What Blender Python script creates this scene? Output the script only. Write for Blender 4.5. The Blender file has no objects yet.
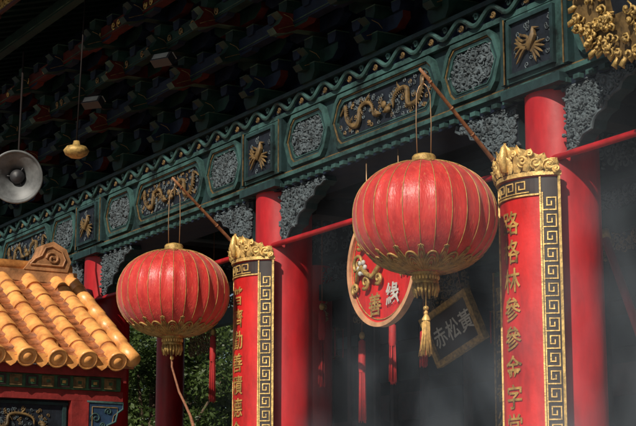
import bpy, math, random, bmesh
from mathutils import Vector, Matrix
random.seed(7)
scene=bpy.context.scene
COL=bpy.context.collection
sin,cos,pi=math.sin,math.cos,math.pi

# ------------------------------------------------------------ materials
MATS={}
def mat(name,col,rough=.5,metal=0.,var=.25,scale=6.,bump=.0,bscale=40.,spec=.5,dirt=None,coat=0.,streak=0.):
    if name in MATS: return MATS[name]
    m=bpy.data.materials.new(name);m.use_nodes=True
    nt=m.node_tree;N=nt.nodes;L=nt.links
    b=N["Principled BSDF"]
    tc=N.new("ShaderNodeTexCoord")
    n1=N.new("ShaderNodeTexNoise");n1.inputs["Scale"].default_value=scale;n1.inputs["Detail"].default_value=6;n1.inputs["Roughness"].default_value=.65
    src=tc.outputs["Object"]
    if streak:
        mp=N.new("ShaderNodeMapping");mp.inputs["Scale"].default_value=(1,1,streak);L.new(src,mp.inputs["Vector"]);src=mp.outputs[0]
    L.new(src,n1.inputs["Vector"])
    r=N.new("ShaderNodeValToRGB")
    d=dirt or tuple(c*(1-var*1.6) for c in col)
    r.color_ramp.elements[0].position=.3;r.color_ramp.elements[0].color=(*[max(0,c) for c in d],1)
    r.color_ramp.elements[1].position=.62;r.color_ramp.elements[1].color=(*[min(1,c*(1+var*.5)) for c in col],1)
    L.new(n1.outputs["Fac"],r.inputs["Fac"]);L.new(r.outputs["Color"],b.inputs["Base Color"])
    mr=N.new("ShaderNodeMapRange");mr.inputs["To Min"].default_value=max(.05,rough-.12);mr.inputs["To Max"].default_value=min(1,rough+.18)
    L.new(n1.outputs["Fac"],mr.inputs["Value"]);L.new(mr.outputs["Result"],b.inputs["Roughness"])
    b.inputs["Metallic"].default_value=metal;b.inputs["Specular IOR Level"].default_value=spec
    b.inputs["Coat Weight"].default_value=coat
    if bump:
        n2=N.new("ShaderNodeTexNoise");n2.inputs["Scale"].default_value=bscale;n2.inputs["Detail"].default_value=4
        L.new(tc.outputs["Object"],n2.inputs["Vector"])
        bp=N.new("ShaderNodeBump");bp.inputs["Strength"].default_value=bump;bp.inputs["Distance"].default_value=.01
        L.new(n2.outputs["Fac"],bp.inputs["Height"]);L.new(bp.outputs["Normal"],b.inputs["Normal"])
    MATS[name]=m;return m
mat("red_lacquer",(.42,.010,.014),.40,var=.34,scale=3.5,bump=.2,bscale=10,streak=.3)
mat("red_board",(.54,.015,.014),.42,var=.34,scale=5,bump=.2,bscale=24,streak=.35)
mat("board_black",(.025,.014,.012),.5,var=.4)
mat("gold",(.72,.48,.16),.42,metal=.35,var=.42,scale=18,bump=.35,bscale=80)
mat("gold_dim",(.42,.27,.08),.5,metal=.3,var=.45,scale=25,bump=.3,bscale=90)
mat("gold_letter",(.46,.27,.07),.55,metal=.25,var=.55,scale=12,bump=.2,bscale=90)
mat("gold_paint",(.40,.24,.07),.5,metal=.2,var=.4,scale=20)
mat("gold_old",(.14,.085,.028),.6,metal=.1,var=.55,scale=12)
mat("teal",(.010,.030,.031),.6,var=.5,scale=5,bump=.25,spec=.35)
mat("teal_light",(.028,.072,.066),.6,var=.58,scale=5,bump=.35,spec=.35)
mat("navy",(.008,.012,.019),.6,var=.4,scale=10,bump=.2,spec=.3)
mat("carved_grey",(.072,.092,.102),.65,var=.5,scale=9,bump=.3,bscale=60,spec=.35)
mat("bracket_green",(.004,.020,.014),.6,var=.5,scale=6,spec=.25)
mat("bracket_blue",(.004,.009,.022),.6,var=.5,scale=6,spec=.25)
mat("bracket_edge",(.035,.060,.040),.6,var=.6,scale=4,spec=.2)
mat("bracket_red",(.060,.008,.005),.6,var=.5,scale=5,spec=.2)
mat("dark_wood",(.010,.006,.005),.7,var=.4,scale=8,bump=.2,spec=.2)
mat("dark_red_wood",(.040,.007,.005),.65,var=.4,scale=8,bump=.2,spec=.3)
mat("pavilion_red",(.20,.014,.012),.55,var=.35,scale=6,bump=.2)
mat("bamboo",(.28,.12,.05),.5,var=.3,scale=20,bump=.2)
mat("wire",(.35,.22,.12),.4,metal=.7)
mat("tile",(.74,.34,.095),.33,var=.34,scale=5,bump=.35,bscale=22,dirt=(.40,.145,.045))
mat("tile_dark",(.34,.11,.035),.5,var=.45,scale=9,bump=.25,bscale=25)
mat("tan_tile",(.40,.19,.08),.5,var=.45,scale=5,bump=.2)
mat("speaker_grey",(.11,.115,.115),.45,var=.35,scale=6)
mat("speaker_dark",(.025,.025,.028),.5)
mat("stone",(.22,.215,.20),.8,var=.2,scale=3,bump=.4,bscale=30)
mat("white_paint",(.50,.49,.44),.5,var=.2)
mat("lamp_glass",(.26,.27,.25),.3,var=.3)
mat("bark",(.10,.065,.04),.9,var=.3,scale=10,bump=.5)
mat("fringe",(.36,.010,.010),.7,var=.2,scale=30)
mat("fringe_gold",(.62,.38,.12),.6,var=.3,scale=40)
mat("rope",(.24,.10,.05),.8,var=.3,scale=40)
mat("blue_trim",(.014,.04,.085),.5,var=.4,scale=8)
mat("green_paint",(.03,.09,.04),.5,var=.4,scale=14)
mat("rim_pink",(.56,.29,.15),.45,var=.25,scale=8)

# ------------------------------------------------------------ mesh builder
class MB:
    def __init__(s): s.v=[];s.f=[];s.m=[];s.s=[];s.mats=[]
    def mi(s,name):
        if name not in s.mats: s.mats.append(name)
        return s.mats.index(name)
    def add(s,vs,fs,m,smooth=False):
        o=len(s.v);s.v.extend([tuple(p) for p in vs]);k=s.mi(m)
        for f in fs: s.f.append([i+o for i in f]);s.m.append(k);s.s.append(smooth)
    def box(s,x0,x1,y0,y1,z0,z1,m,fn=None):
        vs=[(x,y,z) for x in(x0,x1) for y in(y0,y1) for z in(z0,z1)]
        if fn: vs=[fn(p) for p in vs]
        s.add(vs,[(0,1,3,2),(4,6,7,5),(0,4,5,1),(2,3,7,6),(0,2,6,4),(1,5,7,3)],m)
    def prism(s,poly,y0,y1,m,fn=None,mside=None):
        n=len(poly);vs=[(a,y0,b) for a,b in poly]+[(a,y1,b) for a,b in poly]
        if fn: vs=[fn(p) for p in vs]
        s.add(vs,[list(range(n)),list(range(2*n-1,n-1,-1))],m)
        s.add(vs,[(i,i+n,(i+1)%n+n,(i+1)%n) for i in range(n)],mside or m)
    def ring(s,po,pi_,y0,y1,m,fn=None):
        n=len(po);vs=[(a,y0,b) for a,b in po]+[(a,y0,b) for a,b in pi_]+[(a,y1,b) for a,b in po]+[(a,y1,b) for a,b in pi_]
        if fn: vs=[fn(p) for p in vs]
        fs=[]
        for i in range(n):
            j=(i+1)%n
            fs+=[(i,j,n+j,n+i),(i,2*n+i,2*n+j,j),(n+i,n+j,3*n+j,3*n+i)]
        s.add(vs,fs,m)
    def tube(s,pts,r,m,sides=6,cap=True,smooth=True):
        pts=[Vector(p) for p in pts];n=len(pts)
        rs=r if isinstance(r,(list,tuple)) else [r]*n
        vs=[];up=None
        for i,p in enumerate(pts):
            d=(pts[min(i+1,n-1)]-pts[max(i-1,0)])
            if d.length<1e-9: d=Vector((0,0,1))
            d.normalize()
            if up is None:
                a=Vector((0,1,0)) if abs(d.y)<.9 else Vector((1,0,0))
                up=(a-d*a.dot(d)).normalized()
            else:
                up=(up-d*up.dot(d))
                up=up.normalized() if up.length>1e-6 else Vector((0,1,0))
            w=d.cross(up)
            for k in range(sides):
                t=2*pi*k/sides
                vs.append(p+(up*cos(t)+w*sin(t))*rs[i])
        fs=[(i*sides+k,i*sides+(k+1)%sides,(i+1)*sides+(k+1)%sides,(i+1)*sides+k) for i in range(n-1) for k in range(sides)]
        if cap: fs+=[list(range(sides))[::-1],list(range((n-1)*sides,n*sides))]
        s.add(vs,fs,m,smooth)
    def revolve(s,prof,m,M=Matrix(),seg=32,smooth=True):
        vs=[];n=len(prof)
        for r,z in prof:
            for k in range(seg):
                t=2*pi*k/seg;vs.append(M@Vector((r*cos(t),r*sin(t),z)))
        fs=[(i*seg+k,i*seg+(k+1)%seg,(i+1)*seg+(k+1)%seg,(i+1)*seg+k) for i in range(n-1) for k in range(seg)]
        s.add(vs,fs,m,smooth)
    def blob(s,c,rx,ry,rz,m,seg=8,rings=5):
        vs=[];
        for i in range(rings+1):
            a=pi*i/rings
            for k in range(seg):
                t=2*pi*k/seg;vs.append((c[0]+rx*sin(a)*cos(t),c[1]+ry*sin(a)*sin(t),c[2]+rz*cos(a)))
        fs=[(i*seg+k,(i+1)*seg+k,(i+1)*seg+(k+1)%seg,i*seg+(k+1)%seg) for i in range(rings) for k in range(seg)]
        s.add(vs,fs,m,True)
    def mesh(s,name):
        me=bpy.data.meshes.new(name);me.from_pydata(s.v,[],s.f)
        for n in s.mats: me.materials.append(MATS[n])
        me.polygons.foreach_set("material_index",s.m);me.polygons.foreach_set("use_smooth",s.s)
        me.update();return me
    def obj(s,name,parent=None,loc=(0,0,0),bevel=0):
        o=bpy.data.objects.new(name,s.mesh(name));COL.objects.link(o);o.location=loc
        if parent: o.parent=parent
        if bevel: addbevel(o,bevel)
        return o
def addbevel(o,w):
    b=o.modifiers.new("bevel","BEVEL");b.width=w;b.segments=2;b.limit_method='ANGLE';b.angle_limit=math.radians(40)
def empty(name,loc=(0,0,0)):
    e=bpy.data.objects.new(name,None);COL.objects.link(e);e.location=loc;return e
def inst(o,name,loc,parent=None,rot=None):
    n=bpy.data.objects.new(name,o.data);COL.objects.link(n);n.location=loc
    if rot:n.rotation_euler=rot
    for m in o.modifiers:
        if m.type=='BEVEL': addbevel(n,m.width)
    if parent:n.parent=parent
    return n

_tc={}
def glyphs(body,size,off=.0,cuts=0):
    key=(body,size,off,cuts)
    if key in _tc: return _tc[key]
    c=bpy.data.curves.new("t","FONT");c.body=body;c.size=size;c.align_x='CENTER';c.align_y='CENTER';c.offset=off;c.resolution_u=3
    o=bpy.data.objects.new("t",c);COL.objects.link(o)
    dg=bpy.context.evaluated_depsgraph_get();me=bpy.data.meshes.new_from_object(o.evaluated_get(dg))
    bm=bmesh.new();bm.from_mesh(me)
    for k in range(cuts):
        x=-size/2+size*(k+.5)/cuts
        bmesh.ops.bisect_plane(bm,geom=bm.verts[:]+bm.edges[:]+bm.faces[:],plane_co=(x,0,0),plane_no=(1,0,0))
    bm.verts.index_update()
    vs=[v.co.copy() for v in bm.verts];fs=[[v.index for v in f.verts] for f in bm.faces]
    if vs:
        cy=(max(v.y for v in vs)+min(v.y for v in vs))/2;cx=(max(v.x for v in vs)+min(v.x for v in vs))/2
        vs=[(v.x-cx,v.y-cy) for v in vs]
    bm.free();bpy.data.objects.remove(o);bpy.data.meshes.remove(me)
    _tc[key]=(vs,fs);return vs,fs

# ------------------------------------------------------------ carving helpers
def spiral(cx,cz,R,turns,ph,dirn=1,n=16,r0=.12):
    out=[]
    for i in range(n):
        t=i/(n-1);a=ph+dirn*turns*2*pi*t;rr=R*(r0+(1-r0)*t)
        out.append((cx+rr*cos(a),cz+rr*sin(a)))
    return out
def inpoly(x,z,poly):
    c=False;n=len(poly)
    for i in range(n):
        a=poly[i];b=poly[(i+1)%n]
        if (a[1]>z)!=(b[1]>z) and x<(b[0]-a[0])*(z-a[1])/(b[1]-a[1])+a[0]: c=not c
    return c
def relief(mb,poly,y,m,R=.07,r=.011,seed=0,fn=None,dens=1.):
    rnd=random.Random(seed)
    xs=[p[0] for p in poly];zs=[p[1] for p in poly]
    pts=[];tries=0
    while tries<1200*dens:
        tries+=1
        x=rnd.uniform(min(xs),max(xs));z=rnd.uniform(min(zs),max(zs))
        if not all(inpoly(x+R*.85*cos(a),z+R*.85*sin(a),poly) for a in (0,pi/2,pi,3*pi/2)): continue
        if any((x-p[0])**2+(z-p[1])**2<(R*1.45)**2 for p in pts): continue
        pts.append((x,z))
    for x,z in pts:
        ph=rnd.uniform(0,6.28);d=rnd.choice((1,-1));RR=R*rnd.uniform(.75,1.1)
        sp=spiral(x,z,RR,rnd.uniform(1.1,1.7),ph,d,14)
        rr=[r*(1.3-.6*i/13) for i in range(14)]
        P=[(q[0],y-r*.5-.012*(1-i/13.),q[1]) for i,q in enumerate(sp)]
        if fn:P=[fn(p) for p in P]
        mb.tube(P,rr,m,5)
        for k in range(4):
            a=rnd.uniform(0,6.28);q=(x+RR*1.2*cos(a),z+RR*1.2*sin(a))
            if inpoly(q[0],q[1],poly):
                P=[(q[0],y-.004,q[1]),(q[0]+.3*RR*cos(a+1),y-.016,q[1]+.3*RR*sin(a+1)),(q[0]+.7*RR*cos(a+.5),y-.006,q[1]+.7*RR*sin(a+.5))]
                if fn:P=[fn(p) for p in P]
                mb.tube(P,[r*.5,r*1.5,r*.4],m,5)
def dragon(mb,cx,cz,w,h,y,m,flip=1,seed=0,cloud=None):
    rnd=random.Random(seed);F=(lambda p:p);cloud=cloud or m
    n=44;P=[];rr=[]
    for i in range(n):
        t=i/(n-1)
        x=cx+flip*(-w*.46+w*.84*t+w*.05*sin(t*17));z=cz+h*(.30*sin(t*pi*3.3+.6)*(1-.25*t)+.06*sin(t*9))
        P.append(F((x,y-.012-.012*abs(sin(t*9)),z)));rr.append(h*(.012+.06*sin(pi*min(1,(t*.9+.08)))**.8))
    mb.tube(P,rr,m,6)
    for i in range(3,n-3,1):
        p=P[i];q=Vector(p);d=(Vector(P[i+1])-Vector(P[i-1])).normalized();nrm=Vector((-d.z,0,d.x))
        mb.tube([q,q+nrm*rr[i]*2.1],[rr[i]*.5,.001],m,4)
    hx,hz=cx+flip*w*.42,cz+h*(.30*sin(pi*3.3+.6)*.75+.06*sin(9))
    mb.blob(F((hx,y-.03,hz)),h*.12,.03,h*.09,m);mb.blob(F((hx+flip*h*.12,y-.03,hz-h*.03)),h*.09,.022,h*.04,m)
    for k in range(6):
        a=rnd.uniform(.5,2.9);L=h*rnd.uniform(.15,.28)
        mb.tube([F((hx,y-.02,hz)),F((hx+flip*L*.5*cos(a),y-.035,hz+L*.6*sin(a))),F((hx-flip*L*.6,y-.02,hz+L*sin(a)*.9))],[.008,.007,.002],m,4)
    for t,s in((.22,-1),(.34,1),(.62,-1),(.74,1)):
        p=P[int(t*n)];L=h*.2
        q=(p[0]+flip*L*.4,y-.03,p[2]+s*L*.6);mb.tube([p,q],[h*.04,h*.028],m,5)
        for k in(-.7,0,.7): mb.tube([q,(q[0]+flip*L*.45*cos(k),y-.02,q[2]+s*L*.2+L*.45*sin(k))],[h*.018,.002],m,4)
    for k in range(int(34*w/h)):
        x=cx+rnd.uniform(-.5,.5)*w;z=cz+rnd.uniform(-.47,.47)*h
        if min((Vector((x,0,z))-Vector((p[0],0,p[2]))).length for p in P)<h*.1: continue
        sp=spiral(x,z,h*.08,1.2,rnd.uniform(0,6),rnd.choice((1,-1)),9)
        mb.tube([F((a,y-.006,b)) for a,b in sp],h*.018,cloud if rnd.random()<.6 else m,4)
def phoenix(mb,cx,cz,w,h,y,m,flip=1):
    mb.tube([(cx-flip*.05*w,y-.02,cz-.1*h),(cx,y-.03,cz),(cx+flip*.1*w,y-.03,cz+.15*h),(cx+flip*.08*w,y-.02,cz+.3*h),(cx+flip*.22*w,y-.015,cz+.28*h)],[.02,.045*h*2,.03,.018,.004],m,6)
    for k in range(7):
        a=2.3+k*.22
        P=[(cx,y-.02,cz)]+[(cx+flip*w*.48*t*cos(a)*1.0,y-.02,cz+h*.47*t*sin(a)+.06*h*sin(t*5+k)) for t in(.3,.6,.85,1)]
        mb.tube(P,[.012,.012,.013,.012,.004],m,5)
    for k in range(5):
        a=-1.2+k*.3
        P=[(cx,y-.02,cz-.05)]+[(cx+flip*w*.4*t*cos(a),y-.02,cz+h*.4*t*sin(a)) for t in(.4,.8,1)]
        mb.tube(P,[.010,.013,.010,.003],m,5)
    rnd=random.Random(2)
    for k in range(26):
        x=cx+rnd.uniform(-.5,.5)*w;z=cz+rnd.uniform(-.47,.47)*h
        sp=spiral(x,z,.026,1.2,rnd.uniform(0,6),1,9);mb.tube([(a,y-.004,b) for a,b in sp],.005,"carved_grey",4)

# ============================================================ TEMPLE
temple=empty("temple_building")
BAYS=[-12.6,-8.4,-4.2,0,4.2,8.4]
YF=-.22
mb=MB();mb.box(-14.5,10.5,-1.3,9,.004,.6,"stone");mb.box(-14.2,10.2,-1.62,-1.302,.004,.4,"stone");mb.box(-14.2,10.2,-1.95,-1.622,.004,.2,"stone")
mb.obj("stone_platform",temple,bevel=.01)
mb=MB()
mb.revolve([(.30,.0),(.42,.02),(.44,.14),(.40,.24),(.33,.30),(.28,.34)],"stone",seg=40)
mb.revolve([(.272,.30),(.276,2),(.272,3.5),(.268,4.29)],"red_lacquer",seg=64)
c0=mb.obj("column",temple,(BAYS[0]+.03,0,.6))
for x in BAYS[1:]: inst(c0,"column",(x+.03,0,.6),temple)
def hexpoly(x0,x1,z0,z1,p):
    zm=(z0+z1)/2
    return [(x0,zm),(x0+p*.55,z0+.06),(x0+p,z0),(x1-p,z0),(x1-p*.55,z0+.06),(x1,zm),(x1-p*.55,z1-.06),(x1-p,z1),(x0+p,z1),(x0+p*.55,z1-.06)]
def inset(poly,k):
    xs=[p[0] for p in poly];zs=[p[1] for p in poly];cx=(min(xs)+max(xs))/2;cz=(min(zs)+max(zs))/2
    w=(max(xs)-min(xs))/2;h=(max(zs)-min(zs))/2
    return [(cx+(p[0]-cx)*(w-k*1.2)/w,cz+(p[1]-cz)*(h-k)/h) for p in poly]
def bay(seed):
    mb=MB();x0,x1=0,4.2;rb_=random.Random(seed+77)
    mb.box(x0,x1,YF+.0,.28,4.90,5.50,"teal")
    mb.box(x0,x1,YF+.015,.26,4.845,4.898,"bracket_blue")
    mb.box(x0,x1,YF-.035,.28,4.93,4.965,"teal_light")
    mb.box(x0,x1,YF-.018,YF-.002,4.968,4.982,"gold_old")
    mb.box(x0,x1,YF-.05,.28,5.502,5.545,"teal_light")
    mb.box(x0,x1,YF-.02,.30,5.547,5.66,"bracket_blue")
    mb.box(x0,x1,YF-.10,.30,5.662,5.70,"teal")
    k=.06
    while k<4.2:
        mb.box(k,k+.07,YF-.03,YF+.014,4.855,4.89,"teal_light");k+=.14
    x=.0
    while x<4.19:
        P=[]
        for j in range(13):
            t=j/12;P.append((x+.42*t,YF-.07,5.60+.05*cos(2*pi*t)))
        mb.tube(P,.022,"teal_light",6)
        sp=spiral(x+.21,5.622,.036,1.2,1.5,1,10);mb.tube([(a,YF-.06,b) for a,b in sp],.011,"teal_light",5)
        sp=spiral(x+.01,5.585,.03,1.2,-1.5,-1,10);mb.tube([(a,YF-.06,b) for a,b in sp],.010,"gold_old",5)
        for q in range(3):
            sp=spiral(x+.07+q*.14+rb_.uniform(-.02,.02),5.60+rb_.uniform(-.03,.03),.022,1.1,rb_.uniform(0,6),1,8);mb.tube([(a,YF-.03,b) for a,b in sp],.007,"carved_grey",4)
        x+=.42
    sh=.07
    for xa,xb in((.0,.34+sh),(3.86+sh,4.2)):
        mb.box(xa,xb,YF-.045,YF-.002,4.99,5.50,"teal_light")
    for xc in(.36+sh,3.80+sh): mb.box(xc,xc+.04,YF-.06,YF-.002,4.99,5.50,"teal")
    for xc in(.352+sh,3.848+sh): mb.box(xc-.004,xc+.004,YF-.068,YF-.06,4.99,5.50,"gold_old")
    for j,(a,b,kind) in enumerate(((.42,1.22,0),(1.25,2.95,1),(2.98,3.78,0))):
        a+=sh;b+=sh
        H=hexpoly(a,b,5.0,5.49,.14)
        I=inset(H,.035);I2=inset(H,.046);I3=inset(H,.072);I4=inset(H,.082)
        mb.ring(H,I,YF-.045,YF-.002,"teal_light")
        mb.ring(I,I2,YF-.032,YF-.002,"gold_old")
        mb.ring(I2,I3,YF-.024,YF-.002,"teal")
        mb.ring(I3,I4,YF-.03,YF-.002,"teal_light")
        mb.prism(I4,YF-.006,YF-.002,"navy")
        if kind==0: relief(mb,I4,YF-.006,"carved_grey",.058,.013,seed*10+j,dens=1.5);relief(mb,I4,YF-.004,"carved_grey",.03,.008,seed*10+j+5,dens=1.5)
        else:
            dragon(mb,(a+b)/2-.38,5.245,.70,.32,YF-.006,"gold_old",1,seed=seed,cloud="carved_grey")
            dragon(mb,(a+b)/2+.38,5.245,.70,.32,YF-.006,"gold_old",-1,seed=seed+5,cloud="carved_grey")
            mb.blob(((a+b)/2,YF-.02,5.245),.035,.02,.035,"gold_old")
    for s,xb in((1,.31),(-1,3.95)):
        prof=[(0,4.845),(.78,4.845),(.80,4.80),(.74,4.77),(.68,4.775),(.62,4.74),(.60,4.70),(.52,4.68),(.46,4.65),(.44,4.60),(.36,4.58),(.31,4.54),(.29,4.48),(.20,4.46),(.15,4.42),(.12,4.38),(0,4.36)]
        poly=[(xb+s*a,b) for a,b in prof]
        mb.prism(poly,-.185,-.06,"navy",mside="teal")
        e=[(p[0],-.19,p[1]) for p in poly[1:]]
        mb.tube(e,.013,"carved_grey",5)
        relief(mb,poly,-.186,"carved_grey",.055,.0125,seed*7+int(s),dens=1.5)
        relief(mb,poly,-.186,"carved_grey",.03,.008,seed*7+3+int(s),dens=1.)
    mb.tube([(0,-.2,4.34),(4.2,-.2,4.34)],.026,"red_lacquer",12)
    mb.box(x0,x1,.0,.2,5.702,8.0,"bracket_blue")
    return mb.mesh("entablature_bay")
mA=bay(1);mB_=bay(2)
for i,x in enumerate(BAYS[:-1]):
    o=bpy.data.objects.new("entablature",mA if i%2 else mB_);COL.objects.link(o);o.location=(x,0,0);o.parent=temple;addbevel(o,.004)
mb=MB()
R_=[(-.24,5.02),(.32,5.02),(.32,5.47),(-.24,5.47)]
mb.ring(R_,inset(R_,.03),YF-.075,YF-.046,"teal");mb.prism(inset(R_,.03),YF-.05,YF-.047,"navy")
phoenix(mb,.06,5.22,.42,.40,YF-.052,"gold_old")
mb.box(-.30,.40,YF-.09,YF+.0,4.86,4.93,"teal")
m0=mb.obj("medallion",temple,(BAYS[0],0,0),bevel=.004)
for x in BAYS[1:]: inst(m0,"medallion",(x,0,0),temple)

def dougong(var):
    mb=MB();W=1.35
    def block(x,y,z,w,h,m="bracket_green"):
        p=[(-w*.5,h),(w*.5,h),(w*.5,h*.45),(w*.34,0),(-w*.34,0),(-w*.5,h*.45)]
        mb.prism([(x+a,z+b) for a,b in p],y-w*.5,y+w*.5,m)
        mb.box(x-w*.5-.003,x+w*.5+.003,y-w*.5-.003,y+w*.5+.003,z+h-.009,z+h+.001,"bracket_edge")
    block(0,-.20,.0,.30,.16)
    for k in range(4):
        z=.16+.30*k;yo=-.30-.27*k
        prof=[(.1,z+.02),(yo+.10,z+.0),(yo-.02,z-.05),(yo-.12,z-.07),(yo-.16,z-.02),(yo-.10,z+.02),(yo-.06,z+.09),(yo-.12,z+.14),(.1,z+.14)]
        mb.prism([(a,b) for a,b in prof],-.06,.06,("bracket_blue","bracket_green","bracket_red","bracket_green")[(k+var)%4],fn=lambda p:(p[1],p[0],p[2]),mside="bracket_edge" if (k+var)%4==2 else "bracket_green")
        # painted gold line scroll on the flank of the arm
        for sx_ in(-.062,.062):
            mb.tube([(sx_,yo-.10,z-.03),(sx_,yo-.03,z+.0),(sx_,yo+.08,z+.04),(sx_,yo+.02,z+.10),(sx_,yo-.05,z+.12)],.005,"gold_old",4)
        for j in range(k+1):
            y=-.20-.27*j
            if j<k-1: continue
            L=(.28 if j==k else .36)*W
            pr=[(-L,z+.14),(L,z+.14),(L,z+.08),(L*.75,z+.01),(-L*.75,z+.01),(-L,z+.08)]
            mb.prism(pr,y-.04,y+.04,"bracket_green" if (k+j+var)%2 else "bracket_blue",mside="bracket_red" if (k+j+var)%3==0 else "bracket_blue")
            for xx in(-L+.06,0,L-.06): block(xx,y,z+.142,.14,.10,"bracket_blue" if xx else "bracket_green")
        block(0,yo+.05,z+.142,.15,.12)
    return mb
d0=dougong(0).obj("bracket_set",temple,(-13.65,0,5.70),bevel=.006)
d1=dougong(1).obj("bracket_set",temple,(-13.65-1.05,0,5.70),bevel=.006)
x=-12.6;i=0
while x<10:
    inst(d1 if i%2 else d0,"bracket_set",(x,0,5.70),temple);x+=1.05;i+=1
ES=(7.95-7.37)/2.0
mb=MB()
for y,z,m in((-.47,6.20,"bracket_blue"),(-.74,6.50,"bracket_green"),(-1.01,6.80,"bracket_red"),(-1.40,7.12,"bracket_green")):
    mb.box(-14,10.3,y-.05,y+.05,z+.0,z+.13,m)
    mb.box(-14,10.3,y-.056,y-.051,z+.02,z+.03,"bracket_edge")
def sof(p): return (p[0],p[1],7.40+(p[1]+2.1)*ES+p[2])
mb.box(-14.4,10.6,-2.1,0,.0,.06,"dark_wood",fn=sof)
mb.box(-14.4,10.6,-2.16,-2.10,-.10,.12,"dark_wood",fn=sof)
x=-14.3
while x<10.5:
    mb.box(x,x+.10,-2.09,0,-.09,-.002,"bracket_green",fn=sof)
    mb.box(x-.002,x+.102,-2.098,-2.091,-.085,-.01,"gold_old",fn=sof);x+=.27
mb.box(-14.3,10.5,-1.96,-1.92,7.30,7.34,"dark_red_wood");mb.box(-14.3,10.5,-1.96,-1.92,7.13,7.16,"dark_red_wood")
rnd=random.Random(11);x=-14
while x<0:
    sp=spiral(x,7.23,.062,1.4,rnd.uniform(0,6),rnd.choice((1,-1)),12);mb.tube([(a,-1.94,b) for a,b in sp],.013,"gold_dim",5)
    sp=spiral(x+.06,7.20,.04,1.2,rnd.uniform(0,6),rnd.choice((1,-1)),10);mb.tube([(a,-1.93,b) for a,b in sp],.010,"gold_dim",5)
    x+=.115
x=-14
while x<10: mb.box(x,x+.05,-1.965,-1.915,7.10,7.45,"dark_red_wood");x+=1.4
mb.obj("eaves",temple,bevel=.004)
mb=MB();rnd=random.Random(3);x=-12
while x<8:
    if rnd.random()<.5:
        sp=spiral(x,6.865,.045,1.4,rnd.uniform(0,6),1,12);mb.tube([(a,-1.07,b) for a,b in sp],.008,"gold_dim",4)
    if rnd.random()<.4:
        sp=spiral(x,6.56,.045,1.4,rnd.uniform(0,6),-1,12);mb.tube([(a,-.80,b) for a,b in sp],.008,"gold_old",4)
    x+=.13
mb.obj("gilded_scrolls",temple)
mb=MB()
def rf(p): return (p[0],p[1],7.48+(p[1]+2.15)*.55+p[2])
def rb(p): return (p[0],8-p[1],7.48+(p[1]+2.15)*.55+p[2])
for fn in(rf,rb):
    mb.box(-13.2,10.8,-2.2,4.0,0,.08,"tile_dark",fn=fn)
    x=-13.1
    while x<10.8:
        mb.tube([fn((x,-2.25,.10)),fn((x,4,.10))],.075,"tile",8);x+=.3
mb.tube([(-13.4,4,10.95),(11,4,10.95)],.25,"tile",12)
mb.obj("roof",temple)
# interior
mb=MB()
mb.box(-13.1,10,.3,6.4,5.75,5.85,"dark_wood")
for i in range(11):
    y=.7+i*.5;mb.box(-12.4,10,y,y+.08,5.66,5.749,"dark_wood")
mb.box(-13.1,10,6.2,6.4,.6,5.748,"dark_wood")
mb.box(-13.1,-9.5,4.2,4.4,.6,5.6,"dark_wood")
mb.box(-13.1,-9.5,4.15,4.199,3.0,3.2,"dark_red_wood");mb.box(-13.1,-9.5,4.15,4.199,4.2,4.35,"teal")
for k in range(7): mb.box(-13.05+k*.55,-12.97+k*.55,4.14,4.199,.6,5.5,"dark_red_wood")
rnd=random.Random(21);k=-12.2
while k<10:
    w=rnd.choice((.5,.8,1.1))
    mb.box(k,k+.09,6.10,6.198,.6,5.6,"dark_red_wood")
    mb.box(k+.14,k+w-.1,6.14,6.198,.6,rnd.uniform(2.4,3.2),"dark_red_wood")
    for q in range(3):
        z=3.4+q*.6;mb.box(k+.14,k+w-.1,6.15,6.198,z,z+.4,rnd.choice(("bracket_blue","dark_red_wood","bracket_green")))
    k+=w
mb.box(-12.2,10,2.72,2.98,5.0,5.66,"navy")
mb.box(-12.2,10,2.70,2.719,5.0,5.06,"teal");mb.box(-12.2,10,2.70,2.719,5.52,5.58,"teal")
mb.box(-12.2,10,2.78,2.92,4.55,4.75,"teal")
rnd=random.Random(4)
for k in range(14):
    xa=-12+k*1.5;relief(mb,[(xa,5.08),(xa+1.4,5.08),(xa+1.4,5.5),(xa,5.5)],2.70,"carved_grey",.075,.013,40+k)
    relief(mb,[(xa,4.76),(xa+1.4,4.76),(xa+1.4,4.99),(xa,4.99)],2.85,"carved_grey",.06,.011,80+k)
    z0=rnd.uniform(4.1,4.3)
    relief(mb,[(xa,z0),(xa+.9,z0+.1),(xa+.9,4.54),(xa,4.54)],2.85,"gold_old",.05,.010,120+k)
mb.obj("porch_interior",temple,bevel=0)
mb=MB();mb.revolve([(.30,.6),(.34,.7),(.34,.8),(.22,.9)],"stone",seg=32);mb.revolve([(.205,.85),(.205,5.0)],"red_lacquer",seg=40)
pc=mb.obj("inner_column",temple,(-12.6,2.85,0))
for x in BAYS[1:]: inst(pc,"inner_column",(x,2.85,0),temple)
mb=MB()
for x in BAYS[1:-1]:
    for i in range(3): mb.box(x-.12,x+.12,.3,6.1 if x>-9 else 4.1,5.2-.25*i,5.35-.25*i,"dark_wood" if i else "teal")
mb.obj("cross_beams",temple)
mb=MB()
for (x,y,z) in((-6.2,4.2,4.1),(-3.0,4.2,4.1),(-1.2,4.4,4.0),(-9.4,3.6,4.2)):
    T=Matrix.Translation((x,y,z))
    mb.tube([(x,y,z+.2),(x,y,5.7)],.01,"dark_wood",5)
    mb.revolve([(.02,.22),(.24,.18),(.14,.15),(.14,-.15),(.18,-.18),(.02,-.24)],"gold_old",T,6,False)
    for k in range(6): mb.tube([(x+.22*cos(k*1.047),y+.22*sin(k*1.047),z+.18),(x+.22*cos(k*1.047),y+.22*sin(k*1.047),z-.2)],.01,"fringe",4)
mb.obj("palace_lanterns",temple)

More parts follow.
